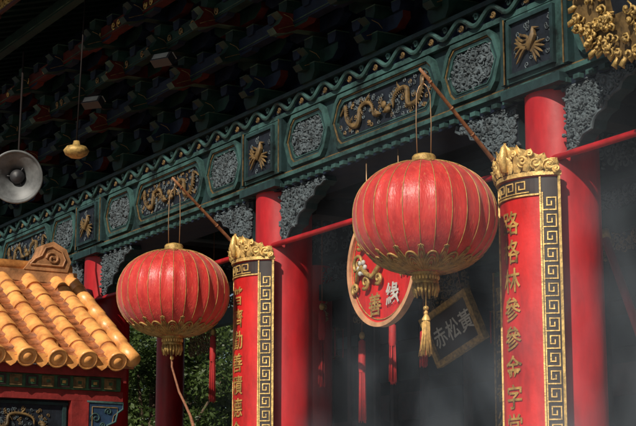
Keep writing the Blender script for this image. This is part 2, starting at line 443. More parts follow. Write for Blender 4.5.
# ============================================================ COUPLET BOARDS
RHO=.37;HALF=.40
def Bp(u,z,off): 
    t=u/RHO;return ((RHO+off)*sin(t),-.10-(RHO+off)*cos(t),z)
def bent_strip(mb,u0,u1,z0,z1,o0,o1,m,n=None,smooth=False):
    n=n or max(1,int(abs(u1-u0)/.04)+1);vs=[]
    for i in range(n+1):
        u=u0+(u1-u0)*i/n
        for z,o in((z0,o0),(z0,o1),(z1,o1),(z1,o0)): vs.append(Bp(u,z,o))
    fs=[]
    for i in range(n):
        a=i*4;b=a+4
        for k in range(4): fs.append((a+k,a+(k+1)%4,b+(k+1)%4,b+k))
    fs+=[(3,2,1,0),(n*4,n*4+1,n*4+2,n*4+3)]
    mb.add(vs,fs,m,False)
def couplet(name,x,chars,ztop=4.18,zbot=1.15):
    e=empty(name,(x,0,0));rj=random.Random(int(x*7)+3)
    mb=MB()
    bent_strip(mb,-HALF,HALF,zbot,ztop,-.02,0,"red_board",64)
    mb.obj("board",e)
    mb=MB()
    for s in(-1,1):
        a,b=(.262,.392)
        bent_strip(mb,s*a,s*b,zbot+.01,ztop-.01,.001,.004,"board_black",8)
        bent_strip(mb,s*.255,s*.267,zbot+.01,ztop-.01,.001,.013,"gold",1)
        bent_strip(mb,s*.384,s*.402,zbot+.0,ztop,-.024,.016,"gold",1)
        g=.0200;w=.0085;L=6.2*g
        z=zbot+.05;ub=.276
        def seg(u0,v0,u1,v1):
            ww=w*rj.uniform(.85,1.12);jj=rj.uniform(-.0007,.0007)
            ua,ub_=sorted((u0,u1));va,vb=sorted((v0,v1))
            A=s*(ub+ua*g-ww/2+jj);B_=s*(ub+ub_*g+ww/2+jj)
            bent_strip(mb,min(A,B_),max(A,B_),z+va*g-ww/2,z+vb*g+ww/2,.003,.010+rj.uniform(-.001,.001),"gold",2 if ub_-ua>1 else 1)
        while z+L<ztop-.03:
            seg(0,0,0,6.2);seg(0,0,4.6,0);seg(4.6,0,4.6,4.4);seg(1.5,4.4,4.6,4.4);seg(1.5,1.6,1.5,4.4);seg(1.5,1.6,3.1,1.6);seg(3.1,1.6,3.1,2.9)
            z+=L
    bent_strip(mb,-.262,.262,ztop-.13,ztop-.01,.001,.004,"board_black",14)
    bent_strip(mb,-.262,.262,ztop-.142,ztop-.13,.001,.013,"gold",14)
    g=.0175;w=.008;u=-.25;z=ztop-.115
    while u<.17:
        for (a,b,c,d) in((0,0,6,0),(0,0,0,4.6),(0,4.6,4.4,4.6),(4.4,1.5,4.4,4.6),(1.6,1.5,4.4,1.5),(1.6,1.5,1.6,3)):
            bent_strip(mb,u+a*g-w/2,u+c*g+w/2,z+b*g-w/2,z+d*g+w/2,.003,.010,"gold",2 if c-a>2 else 1)
        u+=6.1*g
    mb.obj("key_border",e)
    mb=MB();z=ztop-.32
    for ch in chars:
        vs,fs=glyphs(ch,.185,.002,9)
        mb.add([Bp(a,z+b,.009) for a,b in vs],fs,"gold_letter")
        z-=.208
    mb.obj("lettering",e)
    mb=MB();rnd=random.Random(int(x*10)+5)
    bent_strip(mb,-.41,.41,ztop,ztop+.03,-.03,.025,"gold",30)
    n=30
    def H(u): 
        t=abs(u)/.41;return .05+.215*max(0,(1-t**1.35))
    vs=[]
    for i in range(n+1):
        u=-.40+.80*i/n
        for z_,o in((ztop+.03,-.02),(ztop+.03,.008),(ztop+.03+H(u)*.82,.0),(ztop+.03+H(u)*.82,-.02)): vs.append(Bp(u,z_,o))
    fs=[]
    for i in range(n):
        a=i*4;b=a+4
        for k in range(4): fs.append((a+k,a+(k+1)%4,b+(k+1)%4,b+k))
    mb.add(vs,fs,"gold_dim")
    def leaf(u0,z0,ang,L,W,o):
        na,nb=9,7;vs=[]
        for i in range(na):
            t=i/(na-1);wd=W*(sin(pi*min(1,t*.80+.13))**.55)
            if i==na-1: wd*=.35
            for j in range(nb):
                q=(j/(nb-1)-.5)*2
                du=q*wd*.5;dz=t*L-(.10*L*q*q if t>.7 else 0)
                uu=u0+du*cos(ang)+dz*sin(ang);zz=z0+dz*cos(ang)-du*sin(ang)
                vs.append(Bp(uu,zz,o+.026*(1-q*q)*(.5+.5*sin(pi*t))+.035*t**3-.010*(1 if j==3 else 0)))
        fs=[(i*nb+j,i*nb+j+1,(i+1)*nb+j+1,(i+1)*nb+j) for i in range(na-1) for j in range(nb-1)]
        mb.add(vs,fs,"gold",True)
    for k in range(-4,5): leaf(k*.082,ztop+.05,k*.16,.225*(1-abs(k)/6.5),.10,.0)
    for k in range(-4,5): leaf(k*.07+.02,ztop+.035,k*.2,.14*(1-abs(k)/9),.08,.02)
    for s in(-1,1):
        for uu,zz,RR in((.33,.07,.048),(.245,.085,.042),(.15,.11,.045),(.08,.17,.034),(.375,.04,.028),(.20,.16,.03)):
            sp=spiral(0,0,RR,1.6,rnd.uniform(0,1),s,16)
            mb.tube([Bp(s*uu+a,ztop+zz+b,.04) for a,b in sp],[.014-.006*i/15 for i in range(16)],"gold",6)
    mb.tube([Bp(0,ztop+.05,.045),Bp(0,ztop+.16,.06),Bp(0,ztop+.235,.05),Bp(0,ztop+.27,.03)],[.028,.036,.02,.006],"gold",8)
    mb.obj("carved_crest",e)
    return e
couplet("couplet_board",0,"路格林參參金字當千秋")
couplet("couplet_board",-4.2,"普濟勸善積德金身萬古")
couplet("couplet_board",-8.4,"赤松黃仙有求必應靈感")
couplet("couplet_board",4.2,"龍鳳呈祥福壽康寧安樂")

# ============================================================ LANTERNS
fm=bpy.data.materials.new("lantern_fabric");fm.use_nodes=True
nt=fm.node_tree;N=nt.nodes;Lk=nt.links;b=N["Principled BSDF"]
tc=N.new("ShaderNodeTexCoord")
mp=N.new("ShaderNodeMapping");mp.inputs["Scale"].default_value=(6,6,1.6);Lk.new(tc.outputs["Object"],mp.inputs["Vector"])
n1=N.new("ShaderNodeTexNoise");n1.inputs["Scale"].default_value=2.2;n1.inputs["Detail"].default_value=8;n1.inputs["Roughness"].default_value=.7;Lk.new(mp.outputs[0],n1.inputs["Vector"])
r=N.new("ShaderNodeValToRGB");e0,e1=r.color_ramp.elements
e0.position=.35;e0.color=(.42,.018,.016,1);e1.position=.62;e1.color=(.68,.046,.036,1)
Lk.new(n1.outputs["Fac"],r.inputs["Fac"])
n3=N.new("ShaderNodeTexNoise");n3.inputs["Scale"].default_value=9;n3.inputs["Detail"].default_value=5;Lk.new(mp.outputs[0],n3.inputs["Vector"])
r3=N.new("ShaderNodeValToRGB");r3.color_ramp.elements[0].position=.60;r3.color_ramp.elements[1].position=.72;r3.color_ramp.elements[1].color=(.35,.35,.35,1);Lk.new(n3.outputs["Fac"],r3.inputs[0])
mc=N.new("ShaderNodeMix");mc.data_type='RGBA';Lk.new(r3.outputs[0],mc.inputs[0]);Lk.new(r.outputs[0],mc.inputs[6]);mc.inputs[7].default_value=(.75,.32,.12,1)
Lk.new(mc.outputs[2],b.inputs["Base Color"])
b.inputs["Roughness"].default_value=.40;b.inputs["Sheen Weight"].default_value=.2
tr=N.new("ShaderNodeBsdfTranslucent");tr.inputs[0].default_value=(.75,.05,.03,1)
mx=N.new("ShaderNodeMixShader");mx.inputs[0].default_value=.16
Lk.new(b.outputs[0],mx.inputs[1]);Lk.new(tr.outputs[0],mx.inputs[2]);Lk.new(mx.outputs[0],N["Material Output"].inputs[0])
nb=N.new("ShaderNodeTexNoise");nb.inputs["Scale"].default_value=14;Lk.new(mp.outputs[0],nb.inputs["Vector"])
bp=N.new("ShaderNodeBump");bp.inputs["Strength"].default_value=.35;bp.inputs["Distance"].default_value=.01;Lk.new(nb.outputs["Fac"],bp.inputs["Height"]);Lk.new(bp.outputs[0],b.inputs["Normal"])
MATS["lantern_fabric"]=fm
NR=28;RL=.525;HL=.405
def lr(t): return .085+(RL-.085)*max(0,1-abs(t)**2.25)**.56
def tnorm(k,n): return sin(pi*(k/n-.5))
def lantern(name,x,y,z,seed,tassel):
    e=empty(name,(x,y,z));rnd=random.Random(seed)
    mb=MB();nz=40;seg=NR*6;vs=[]
    dent=[rnd.uniform(.6,1.5) for _ in range(NR)]
    for i in range(nz+1):
        t=tnorm(i,nz);r0=lr(t)
        for k in range(seg):
            a=2*pi*k/seg;fr=(k%6)/6.
            sag=1-.024*dent[k//6]*(4*fr*(1-fr))*(1-t*t)**.3
            vs.append((r0*sag*cos(a),r0*sag*sin(a),HL*t))
    fs=[(i*seg+k,i*seg+(k+1)%seg,(i+1)*seg+(k+1)%seg,(i+1)*seg+k) for i in range(nz) for k in range(seg)]
    mb.add(vs,fs,"lantern_fabric",True);mb.obj("fabric_shade",e)
    mb=MB()
    for k in range(NR):
        a=2*pi*k/NR
        mb.tube([((lr(tnorm(i,30))+.001)*cos(a),(lr(tnorm(i,30))+.001)*sin(a),HL*tnorm(i,30)) for i in range(31)],.0032,"gold_paint",5,False)
    def S(a,t,o=.004): 
        q=lr(t)+o;return (q*cos(a),q*sin(a),HL*t)
    np_=14
    for k in range(np_):
        a0=2*pi*k/np_;hw=pi/np_*.94
        for sc,rr in((1,.009),(.84,.005),(.66,.008),(.46,.006),(.22,.007)):
            P=[]
            for i in range(13):
                q=-1+2*i/12
                P.append(S(a0+q*hw*sc,-.988+(.988-.76)*sc*(1-abs(q)**2.2)))
            mb.tube(P,rr,"gold_paint",4,False)
        for q in(-.75,-.5,-.25,0,.25,.5,.75): mb.tube([S(a0+q*hw*.3,-.978),S(a0+q*hw*.85,-.86)],.0045,"gold_paint",4,False)
        a1=a0+pi/np_
        for sc in(1,.7,.4):
            P=[S(a1+q*hw*.5*sc,-.985+.33*sc*(1-abs(q)**1.6)) for q in [-1,-.7,-.4,-.15,0,.15,.4,.7,1]]
            mb.tube(P,.0055,"gold_paint",4,False)
        for s in(-1,1):
            P=[S(a1+s*(.025+.025*cos(j*.9)),-.69+.025*sin(j*.9)) for j in range(6)];mb.tube(P,.0035,"gold_paint",4,False)
        for sc in(1,.6):
            P=[S(a0+(-1+2*i/8)*hw*sc,.985-.10*sc*(1-abs(-1+2*i/8)**2.2)) for i in range(9)]
            mb.tube(P,.0035,"gold_paint",4,False)
    mb.obj("gilded_ribs",e)
    mb=MB()
    mb.revolve([(.0,HL+.075),(.02,HL+.075),(.075,HL+.06),(.088,HL+.045),(.088,HL+.0),(.098,HL-.005),(.098,HL-.02),(.05,HL-.03)],"gold_dim",seg=32)
    mb.revolve([(.05,-HL+.03),(.105,-HL+.012),(.105,-HL-.01),(.092,-HL-.015),(.088,-HL-.06),(.094,-HL-.065),(.094,-HL-.08),(.08,-HL-.085),(.0,-HL-.085)],"gold_dim",seg=32)
    for k in range(24):
        a=2*pi*k/24;mb.blob((.093*cos(a),.093*sin(a),-HL-.037),.009,.009,.018,"gold",6,4)
    for k in range(20):
        a=2*pi*k/20;L=.075+.02*(k%2)
        mb.tube([(.086*cos(a),.086*sin(a),-HL-.08),(.089*cos(a+.03),.089*sin(a+.03),-HL-.12),(.078*cos(a),.078*sin(a),-HL-.08-L)],[.011,.014,.006],"gold_dim",5)
    mb.obj("caps",e)
    mb=MB()
    zt=1.06
    for s in(-1,1):
        mb.tube([(s*.05*.509,s*.05*.861,HL+.06),(s*.055*.509,s*.055*.861,HL+.30),(s*.05*.509,s*.05*.861,zt-.14),(s*.03*.509,s*.03*.861,zt-.08),(0,0,zt-.05)],.0045,"wire",6)
    mb.tube([(0,0,zt-.06),(0,0,zt)],.006,"wire",6)
    mb.obj("hanging_wire",e)
    mb=MB()
    if tassel:
        mb.tube([(0,0,-HL-.08),(0,0,-HL-.24)],.005,"fringe_gold",6)
        mb.blob((0,0,-HL-.255),.022,.022,.018,"gold");mb.blob((0,0,-HL-.29),.016,.016,.02,"fringe_gold")
        mb.revolve([(.012,-HL-.30),(.030,-HL-.33),(.032,-HL-.345)],"gold",seg=16)
        for k in range(90):
            a=rnd.uniform(0,6.28);q=rnd.uniform(.008,.028)
            mb.tube([(q*cos(a),q*sin(a),-HL-.34),(q*1.2*cos(a)-.004,q*1.2*sin(a),-HL-.45),(q*2.0*cos(a)-.015+rnd.uniform(-.006,.006),q*1.9*sin(a),-HL-.56+rnd.uniform(-.04,.02))],[.003,.003,.002],"fringe_gold",4)
    else:
        P=[(0,0,-HL-.08),(-.0,0,-HL-.28),(.04,.02,-HL-.40),(.10,.03,-HL-.52),(.19,.05,-HL-.64),(.30,.05,-HL-.75),(.40,.03,-HL-.84),(.47,.0,-HL-.96)]
        mb.tube(P,[.010,.010,.010,.011,.012,.013,.016,.008],"rope",7)
        mb.blob((0,0,-HL-.20),.02,.02,.022,"gold")
        for k in range(30): 
            mb.tube([P[6],(P[7][0]+rnd.uniform(-.03,.03),rnd.uniform(-.03,.03),P[7][2]+rnd.uniform(-.05,.03))],.003,"rope",4)
    mb.obj("tassel",e)
    return e
l1=lantern("red_lantern",-.32,-1.0,3.905,1,True)
l2=lantern("red_lantern",-4.50,-1.0,3.885,2,False)
for x,zt,xb in((-.32,5.0,-.46),(-4.50,4.97,-4.66)):
    mb=MB();a=Vector((xb,-.18,4.36));b_=Vector((x,-1.03,zt+.02));P=[a+(b_-a)*i/8 for i in range(9)]
    mb.tube(P,[.018-.0008*i for i in range(9)],"bamboo",10)
    for i in(1,3,5,7): mb.tube([P[i]-(b_-a)*.006,P[i]+(b_-a)*.006],.021-.0008*i,"bamboo",10)
    for k in range(3): mb.tube([a+Vector((.03*cos(t),.03*sin(t),.0+.012*k)) for t in [j*.7 for j in range(10)]],.005,"rope",5)
    mb.obj("bamboo_pole")

# ============================================================ ROUND SIGN
e=empty("round_plaque",(-2.17,-.17,3.90))
mb=MB();C64=[(.53*cos(2*pi*k/72),.53*sin(2*pi*k/72)) for k in range(72)]
C2=[(a*.93,b*.93) for a,b in C64]
mb.prism(C2,-.0,.03,"red_board");mb.ring(C64,C2,-.03,.035,"rim_pink")
mb.tube([(a*.88,-.004,b*.88) for a,b in C64+C64[:1]],.005,"gold_dim",5)
mb.tube([(-.25,.0,.46),(-.25,.0,.97)],.006,"wire",5);mb.tube([(.25,.0,.46),(.25,.0,.97)],.006,"wire",5)
mb.obj("disc",e)
mb=MB()
for ch,cx,cz,m in(("善",-.10,-.33,"gold_dim"),("緣",.17,-.27,"white_paint"),("結",.38,-.05,"gold_dim")):
    vs,fs=glyphs(ch,.20,.004,0)
    mb.add([(cx+a,-.02,cz+b) for a,b in vs],fs,m)
P=[(-.42,-.0,-.16),(-.36,-.03,-.05),(-.27,-.04,.0),(-.2,-.04,-.06),(-.1,-.04,-.10),(0,-.04,-.02),(.08,-.03,.1)]
mb.tube(P,[.015,.022,.026,.022,.026,.022,.012],"gold_dim",8)
for cx,cz,RR,d in((-.33,.05,.08,1),(-.22,-.13,.06,-1),(.06,.12,.09,1),(-.02,-.12,.05,-1),(-.38,-.17,.05,1),(-.30,.22,.06,-1)):
    sp=spiral(cx,cz,RR,1.5,1,d,20);mb.tube([(a,-.035,b) for a,b in sp],[.008+.010*i/19 for i in range(20)],"gold_dim",7)
for k in range(6): 
    a=k*1.05;mb.blob((-.27+.05*cos(a),-.04,.0+.05*sin(a)),.025,.02,.025,"white_paint",7,4)
mb.obj("ornament",e)

# ============================================================ interior hanging things
def streamer(x,y,zt,zb,w=.035):
    mb=MB();rnd=random.Random(int(x*100))
    mb.tube([(x,y,5.66),(x,y,zt)],.004,"rope",5)
    mb.blob((x,y,zt-.02),.03,.03,.04,"gold_dim");L=zt-zb
    mb.revolve([(.0,zt-.05),(w,zt-.08),(w*1.1,zt-L*.4),(w*.9,zt-L*.45)],"fringe",Matrix.Translation((x,y,0)),seg=14)
    for k in range(50):
        a=rnd.uniform(0,6.28);q=rnd.uniform(.3,1)*w*.9
        mb.tube([(x+q*cos(a),y+q*sin(a),zt-L*.42),(x+q*1.25*cos(a),y+q*1.25*sin(a),zb+rnd.uniform(-.03,.03))],.004,"fringe",4)
    return mb.obj("red_tassel")
for a in((-5.14,1,4.0,3.18),(-3.82,1,3.72,3.10),(-4.37,1,3.62,2.77),(-3.29,1,3.6,3.22),(-7.6,1,4.0,3.2),(-1.2,1.2,3.6,2.9)): streamer(*a)
mb=MB();mb.tube([(-.70,1,4.02),(-.33,1,3.2),(.0,1,2.4),(.7,1,.6)],.035,"red_lacquer",12);mb.tube([(-.715,1,4.06),(-.69,1,3.99)],.05,"gold_dim",12);mb.obj("red_pole")
e=empty("calligraphy_plaque",(-4.22,2.0,3.72));e.rotation_euler=(math.radians(14),math.radians(-16),0)
mb=MB();Rr=[(-.42,-.27),(.42,-.27),(.42,.27),(-.42,.27)];Ri=[(-.36,-.21),(.36,-.21),(.36,.21),(-.36,.21)]
mb.ring(Rr,Ri,-.05,.03,"gold_dim");mb.prism(Ri,-.01,.02,"board_black")
mb.tube([(-.3,.02,.25),(-.3,.3,1.95)],.005,"rope",5);mb.tube([(.3,.02,.25),(.3,.3,1.95)],.005,"rope",5)
mb.obj("framed_board",e,bevel=.004)
mb=MB()
for i,ch in enumerate("赤松黃"):
    vs,fs=glyphs(ch,.22,.003);mb.add([(-.23+.23*i+a,-.016,b) for a,b in vs],fs,"white_paint")
mb.obj("lettering",e)
for x in(-8.4,-4.2):
    e=empty("inner_couplet",(x,2.62,0));mb=MB()
    mb.box(-.14,.14,-.02,.0,1.6,4.35,"green_paint");mb.box(-.115,.115,-.03,-.021,1.65,4.3,"board_black")
    for s in(-1,1): mb.box(s*.13-.01,s*.13+.01,-.035,-.021,1.6,4.35,"gold_dim")
    mb.obj("board",e);mb=MB();z=4.1
    for ch in "寶殿生輝香火鼎盛":
        vs,fs=glyphs(ch,.2,.005);mb.add([(a,-.034,z+b) for a,b in vs],fs,"gold_dim");z-=.25
    mb.obj("lettering",e)

# ============================================================ name plaque with gilded frame
e=empty("gilded_name_plaque",(2.10,-.75,5.50));e.rotation_euler=(math.radians(14),0,0)
mb=MB()
out=[];n=80
for k in range(n):
    a=2*pi*k/n
    rx=1.08*(abs(cos(a))**.6)*(1 if cos(a)>0 else -1);rz=.86*(abs(sin(a))**.6)*(1 if sin(a)>0 else -1)
    q=1+.035*cos(a*18);out.append((rx*q,rz*q))
inn=[(max(-.72,min(.72,a)),max(-.5,min(.5,b_))) for a,b_ in out]
mb.ring(out,inn,-.04,.04,"gold_old");mb.box(-.74,.74,.0,.03,-.52,.52,"navy")
rnd=random.Random(9)
for k in range(300):
    a=rnd.uniform(0,6.28);t=rnd.uniform(.0,1)
    i=int(a/6.283*n)%n
    px=out[i][0]*(1-t)+inn[i][0]*t;pz=out[i][1]*(1-t)+inn[i][1]*t
    sp=spiral(px,pz,rnd.uniform(.025,.055),1.3,rnd.uniform(0,6),rnd.choice((1,-1)),10)
    mb.tube([(u,-.05-.03*(1-j/9)-rnd.uniform(0,.01),v) for j,(u,v) in enumerate(sp)],[.014-.008*j/9 for j in range(10)],"gold_dim",5)
for k in range(n):
    a,b_=out[k]
    mb.tube([(a*.97,-.03,b_*.97),(a*1.02,-.05,b_*1.02),(a*1.05+rnd.uniform(-.02,.02),-.03,b_*1.05)],[.02,.022,.004],"gold_dim",5)
mb.obj("frame",e)

# ============================================================ SIDE PAVILION
pav=empty("side_pavilion")
al=math.radians(31);EX,EZ=-6.30,3.41
def slope(sx):
    def f(s,y,n):
        X=EX-s*cos(al)+n*sin(al);Z=EZ+s*sin(al)+n*cos(al)
        if sx<0: X=2*(-8.1)-X
        return (X,y,Z)
    return f
L=2.10
mb=MB();rt=random.Random(5)
for sx in(1,-1):
    f=slope(sx)
    vs=[f(s,y,n) for s in(0,L) for y in(-3.9,-.56) for n in(-.06,0)]
    mb.add(vs,[(0,1,3,2),(4,6,7,5),(0,4,5,1),(2,3,7,6),(0,2,6,4),(1,5,7,3)],"tile_dark")
    for k in range(10):
        y=-.78-.325*k
        ns=7;sl=L/ns
        for i in range(ns):
            s0=i*sl-.03;s1=(i+1)*sl
            vs=[];sd=12;jy=rt.uniform(-.009,.009);jn=rt.uniform(-.004,.008)
            for s,rr in((s0,.098),(s0+.02,.101),(s1,.086)):
                for j in range(sd+1):
                    t=pi*j/sd;vs.append(f(s,y+jy+rr*cos(t),.012+jn+rr*sin(t)*1.05))
            fs=[(a*(sd+1)+j,a*(sd+1)+j+1,(a+1)*(sd+1)+j+1,(a+1)*(sd+1)+j) for a in range(2) for j in range(sd)]
            fs.append(list(range(sd+1)))
            mb.add(vs,fs,"tile",True)
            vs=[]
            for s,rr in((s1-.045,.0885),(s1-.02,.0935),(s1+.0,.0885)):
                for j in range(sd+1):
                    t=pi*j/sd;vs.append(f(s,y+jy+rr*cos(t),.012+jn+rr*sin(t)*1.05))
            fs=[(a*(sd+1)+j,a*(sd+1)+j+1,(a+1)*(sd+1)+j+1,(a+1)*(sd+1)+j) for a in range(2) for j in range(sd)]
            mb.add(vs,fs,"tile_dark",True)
        npn=14;slp=L/npn
        for i in range(npn):
            s0=i*slp-.02;s1=(i+1)*slp
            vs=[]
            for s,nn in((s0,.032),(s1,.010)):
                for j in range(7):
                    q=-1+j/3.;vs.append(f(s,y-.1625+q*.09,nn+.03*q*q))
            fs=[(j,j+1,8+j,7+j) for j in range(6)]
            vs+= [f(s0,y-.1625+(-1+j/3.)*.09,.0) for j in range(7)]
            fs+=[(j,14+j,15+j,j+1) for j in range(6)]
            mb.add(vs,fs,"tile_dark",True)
        c=Vector(f(-.04,y,.035));ax=Vector((cos(al)*sx*1.0,0,-sin(al)));
        q=Vector((0,0,1)).rotation_difference(ax).to_matrix().to_4x4();M=Matrix.Translation(c)@q
        mb.revolve([(.098,-.05),(.106,-.01),(.106,.012),(.088,.016),(.084,.004),(.050,.004),(.045,.016),(.0,.022)],"tile",M,20)
        pts=[(-.085,.05),(.085,.05),(.08,-.01),(.045,-.06),(0,-.09),(-.045,-.06),(-.08,-.01)]
        vs=[(EX+.035*1,y-.1625+a,EZ+b) for a,b in pts];vs2=[(p[0]-.025,p[1],p[2]) for p in vs]
        if sx<0: vs=[(-16.2-p[0],p[1],p[2]) for p in vs];vs2=[(-16.2-p[0],p[1],p[2]) for p in vs2]
        m7=len(pts);mb.add(vs+vs2,[list(range(m7)),list(range(2*m7-1,m7-1,-1))]+[(i,i+m7,(i+1)%m7+m7,(i+1)%m7) for i in range(m7)],"tile")
    for yy in(-.61,-3.9):
        ns=6
        for i in range(ns):
            mb.tube([f(-.03+i*L/ns,yy,.06),f(-.03+(i+1)*L/ns+.03,yy,.06)],[.085,.076],"tile",14)
ZR=EZ+L*sin(al)
mb.box(-8.22,-7.98,-4.0,-.54,ZR-.03,ZR+.10,"tan_tile");mb.tube([(-8.1,-4.05,ZR+.13),(-8.1,-.58,ZR+.13)],.085,"tile",14)
mb.obj("tiled_roof",pav)
mb=MB()
P=[(-1.18,ZR+.10),(-.66,ZR+.10),(-.62,ZR+.22),(-.68,ZR+.36),(-.84,ZR+.44),(-.94,ZR+.40),(-1.00,ZR+.26),(-1.10,ZR+.20)]
mb.prism(P,-.13,.13,"tan_tile",fn=lambda p:(-8.1+p[1],p[0],p[2]),mside="tan_tile")
I=inset(P,.06);mb.tube([(-7.965,a,b) for a,b in I+I[:1]],.012,"tan_tile",6)
sp=spiral(-.84,ZR+.24,.08,1.5,0,1,18);mb.tube([(-7.965,a,b) for a,b in sp],.014,"tan_tile",6)
mb.obj("ridge_end",pav,bevel=.015)
mb=MB()
mb.box(-9.55,-6.62,-3.4,-.95,.004,3.26,"dark_red_wood")
mb.box(-6.62,-6.36,-3.5,-.66,3.27,3.36,"pavilion_red")
mb.box(-6.618,-6.42,-3.5,-.66,3.13,3.268,"green_paint")
y=-.72;i=0
while y>-3.4:
    mb.box(-6.418,-6.405,y-.13,y,3.145,3.255,"board_black" if i%2 else "gold_old")
    mb.box(-6.404,-6.398,y-.105,y-.025,3.165,3.235,"green_paint" if i%2 else "gold_old")
    mb.box(-6.397,-6.394,y-.085,y-.045,3.185,3.215,"gold_dim" if i%2 else "green_paint")
    y-=.17;i+=1
mb.box(-6.618,-6.45,-3.5,-.62,3.02,3.128,"pavilion_red")
mb.box(-6.618,-6.52,-3.4,-1.20,2.60,3.018,"navy")
for z in(2.62,2.97): mb.box(-6.519,-6.505,-3.4,-1.2,z,z+.03,"teal")
mb.box(-6.518,-6.50,-1.26,-1.22,2.65,2.97,"teal")
mb.box(-6.618,-6.44,-1.19,-1.0,.004,3.018,"pavilion_red")
mb.add([(EX-.05,-.63,EZ-.05),(-8.1,-.63,ZR-.05),(-8.1,-.63,ZR-.3),(EX-.05,-.63,EZ-.20),(EX-.05,-.66,EZ-.05),(-8.1,-.66,ZR-.05),(-8.1,-.66,ZR-.3),(EX-.05,-.66,EZ-.20)],[(0,1,2,3),(7,6,5,4),(0,3,7,4),(0,4,5,1),(2,6,7,3)],"pavilion_red")
mb.obj("walls",pav,bevel=.005)
mb=MB();dragon(mb,0,2.81,.9,.26,0,"gold_old",1,seed=3,cloud="carved_grey")
o=mb.obj("gilded_dragon",pav,(-6.52,-1.85,0));o.rotation_euler=(0,0,pi/2)
mb=MB()
P=[(-1.02,3.015),(-.62,3.015),(-.62,2.95),(-.68,2.91),(-.70,2.82),(-.79,2.78),(-.81,2.66),(-.90,2.60),(-.92,2.48),(-1.02,2.44)]
mb.prism(P,-.05,.05,"blue_trim",fn=lambda p:(-6.50+p[1],p[0],p[2]),mside="carved_grey")
I=inset(P,.05);mb.tube([(-6.445,a,b) for a,b in P],.012,"teal_light",5);mb.tube([(-6.445,a,b) for a,b in I+I[:1]],.006,"gold_old",5)
for cy,cz,RR in((-.92,2.85,.06),(-.78,2.92,.04),(-.93,2.70,.045),(-.84,2.78,.03)):
    sp=spiral(cy,cz,RR,1.4,1,1,14);mb.tube([(-6.445,a,b) for a,b in sp],.008,"teal_light",5)
mb.obj("corner_bracket",pav)

# ============================================================ SPEAKER
e=empty("loudspeaker",(-7.07,-1.63,5.42))
mb=MB();d=Vector((.86,-.42,-.22)).normalized();q=Vector((0,0,1)).rotation_difference(d).to_matrix().to_4x4()
prof=[(.03,-.34),(.075,-.34),(.085,-.30),(.085,-.20),(.05,-.18),(.06,-.12),(.10,-.04),(.17,.03),(.235,.065),(.275,.08),(.285,.09),(.28,.10),(.265,.095)]
mb.revolve(prof,"speaker_grey",q,48)
mb.revolve([(.265,.095),(.23,.05),(.16,.0),(.10,-.07),(.07,-.14),(.0,-.15)],"speaker_grey",q,48)
mb.revolve([(.0,.03),(.045,.02),(.075,-.01),(.08,-.05),(.05,-.08)],"speaker_dark",q,32)
for k in range(3):
    a=2*pi*k/3;mb.tube([q@Vector((.06*cos(a),.06*sin(a),-.02)),q@Vector((.13*cos(a),.13*sin(a),-.03))],.008,"speaker_dark",5)
mb.tube([q@Vector((0,0,-.3)),(-.35,.14,.4),(-.36,.16,1.5)],.012,"dark_wood",8)
mb.obj("horn",e)
mb=MB();mb.revolve([(0,-.05),(.06,-.05),(.11,-.02),(.13,.02),(.10,.06),(.04,.07),(.03,.12),(0,.12)],"gold_dim",seg=20)
mb.tube([(0,0,.1),(0,.05,1.65)],.008,"dark_wood",8)
mb.obj("gilded_pendant",None,(-5.75,-1.5,5.43))
for i,(x,y,z,rz) in enumerate(((-5.08,-.88,6.32,.5),(-6.89,-.86,6.30,.6))):
    mb=MB();mb.box(-.11,.11,-.05,.05,-.05,.05,"speaker_dark");mb.box(-.09,.09,-.056,-.051,-.035,.035,"lamp_glass")
    mb.tube([(0,.05,0),(0,.2,.12),(0,.3,.25)],.015,"speaker_dark",6);mb.box(-.12,.12,-.03,.055,.051,.058,"lamp_glass")
    o=mb.obj("floodlight",None,(x,y,z),bevel=.004);o.rotation_euler=(math.radians(-35),0,rz)

# ============================================================ TREES
def leafmat(name,c):
    m=bpy.data.materials.new(name);m.use_nodes=True;nt=m.node_tree;b=nt.nodes["Principled BSDF"]
    n=nt.nodes.new("ShaderNodeTexNoise");n.inputs["Scale"].default_value=1.5;tc=nt.nodes.new("ShaderNodeTexCoord");nt.links.new(tc.outputs["Object"],n.inputs["Vector"])
    r=nt.nodes.new("ShaderNodeValToRGB");r.color_ramp.elements[0].position=.35;r.color_ramp.elements[1].position=.65
    r.color_ramp.elements[0].color=(c[0]*.4,c[1]*.5,c[2]*.4,1);r.color_ramp.elements[1].color=(*c,1)
    nt.links.new(n.outputs["Fac"],r.inputs[0]);nt.links.new(r.outputs[0],b.inputs["Base Color"]);b.inputs["Roughness"].default_value=.5
    t=nt.nodes.new("ShaderNodeBsdfTranslucent");nt.links.new(r.outputs[0],t.inputs[0]);mx=nt.nodes.new("ShaderNodeMixShader");mx.inputs[0].default_value=.3
    nt.links.new(b.outputs[0],mx.inputs[1]);nt.links.new(t.outputs[0],mx.inputs[2]);nt.links.new(mx.outputs[0],nt.nodes["Material Output"].inputs[0]);MATS[name]=m
leafmat("leaves",(.075,.115,.024))
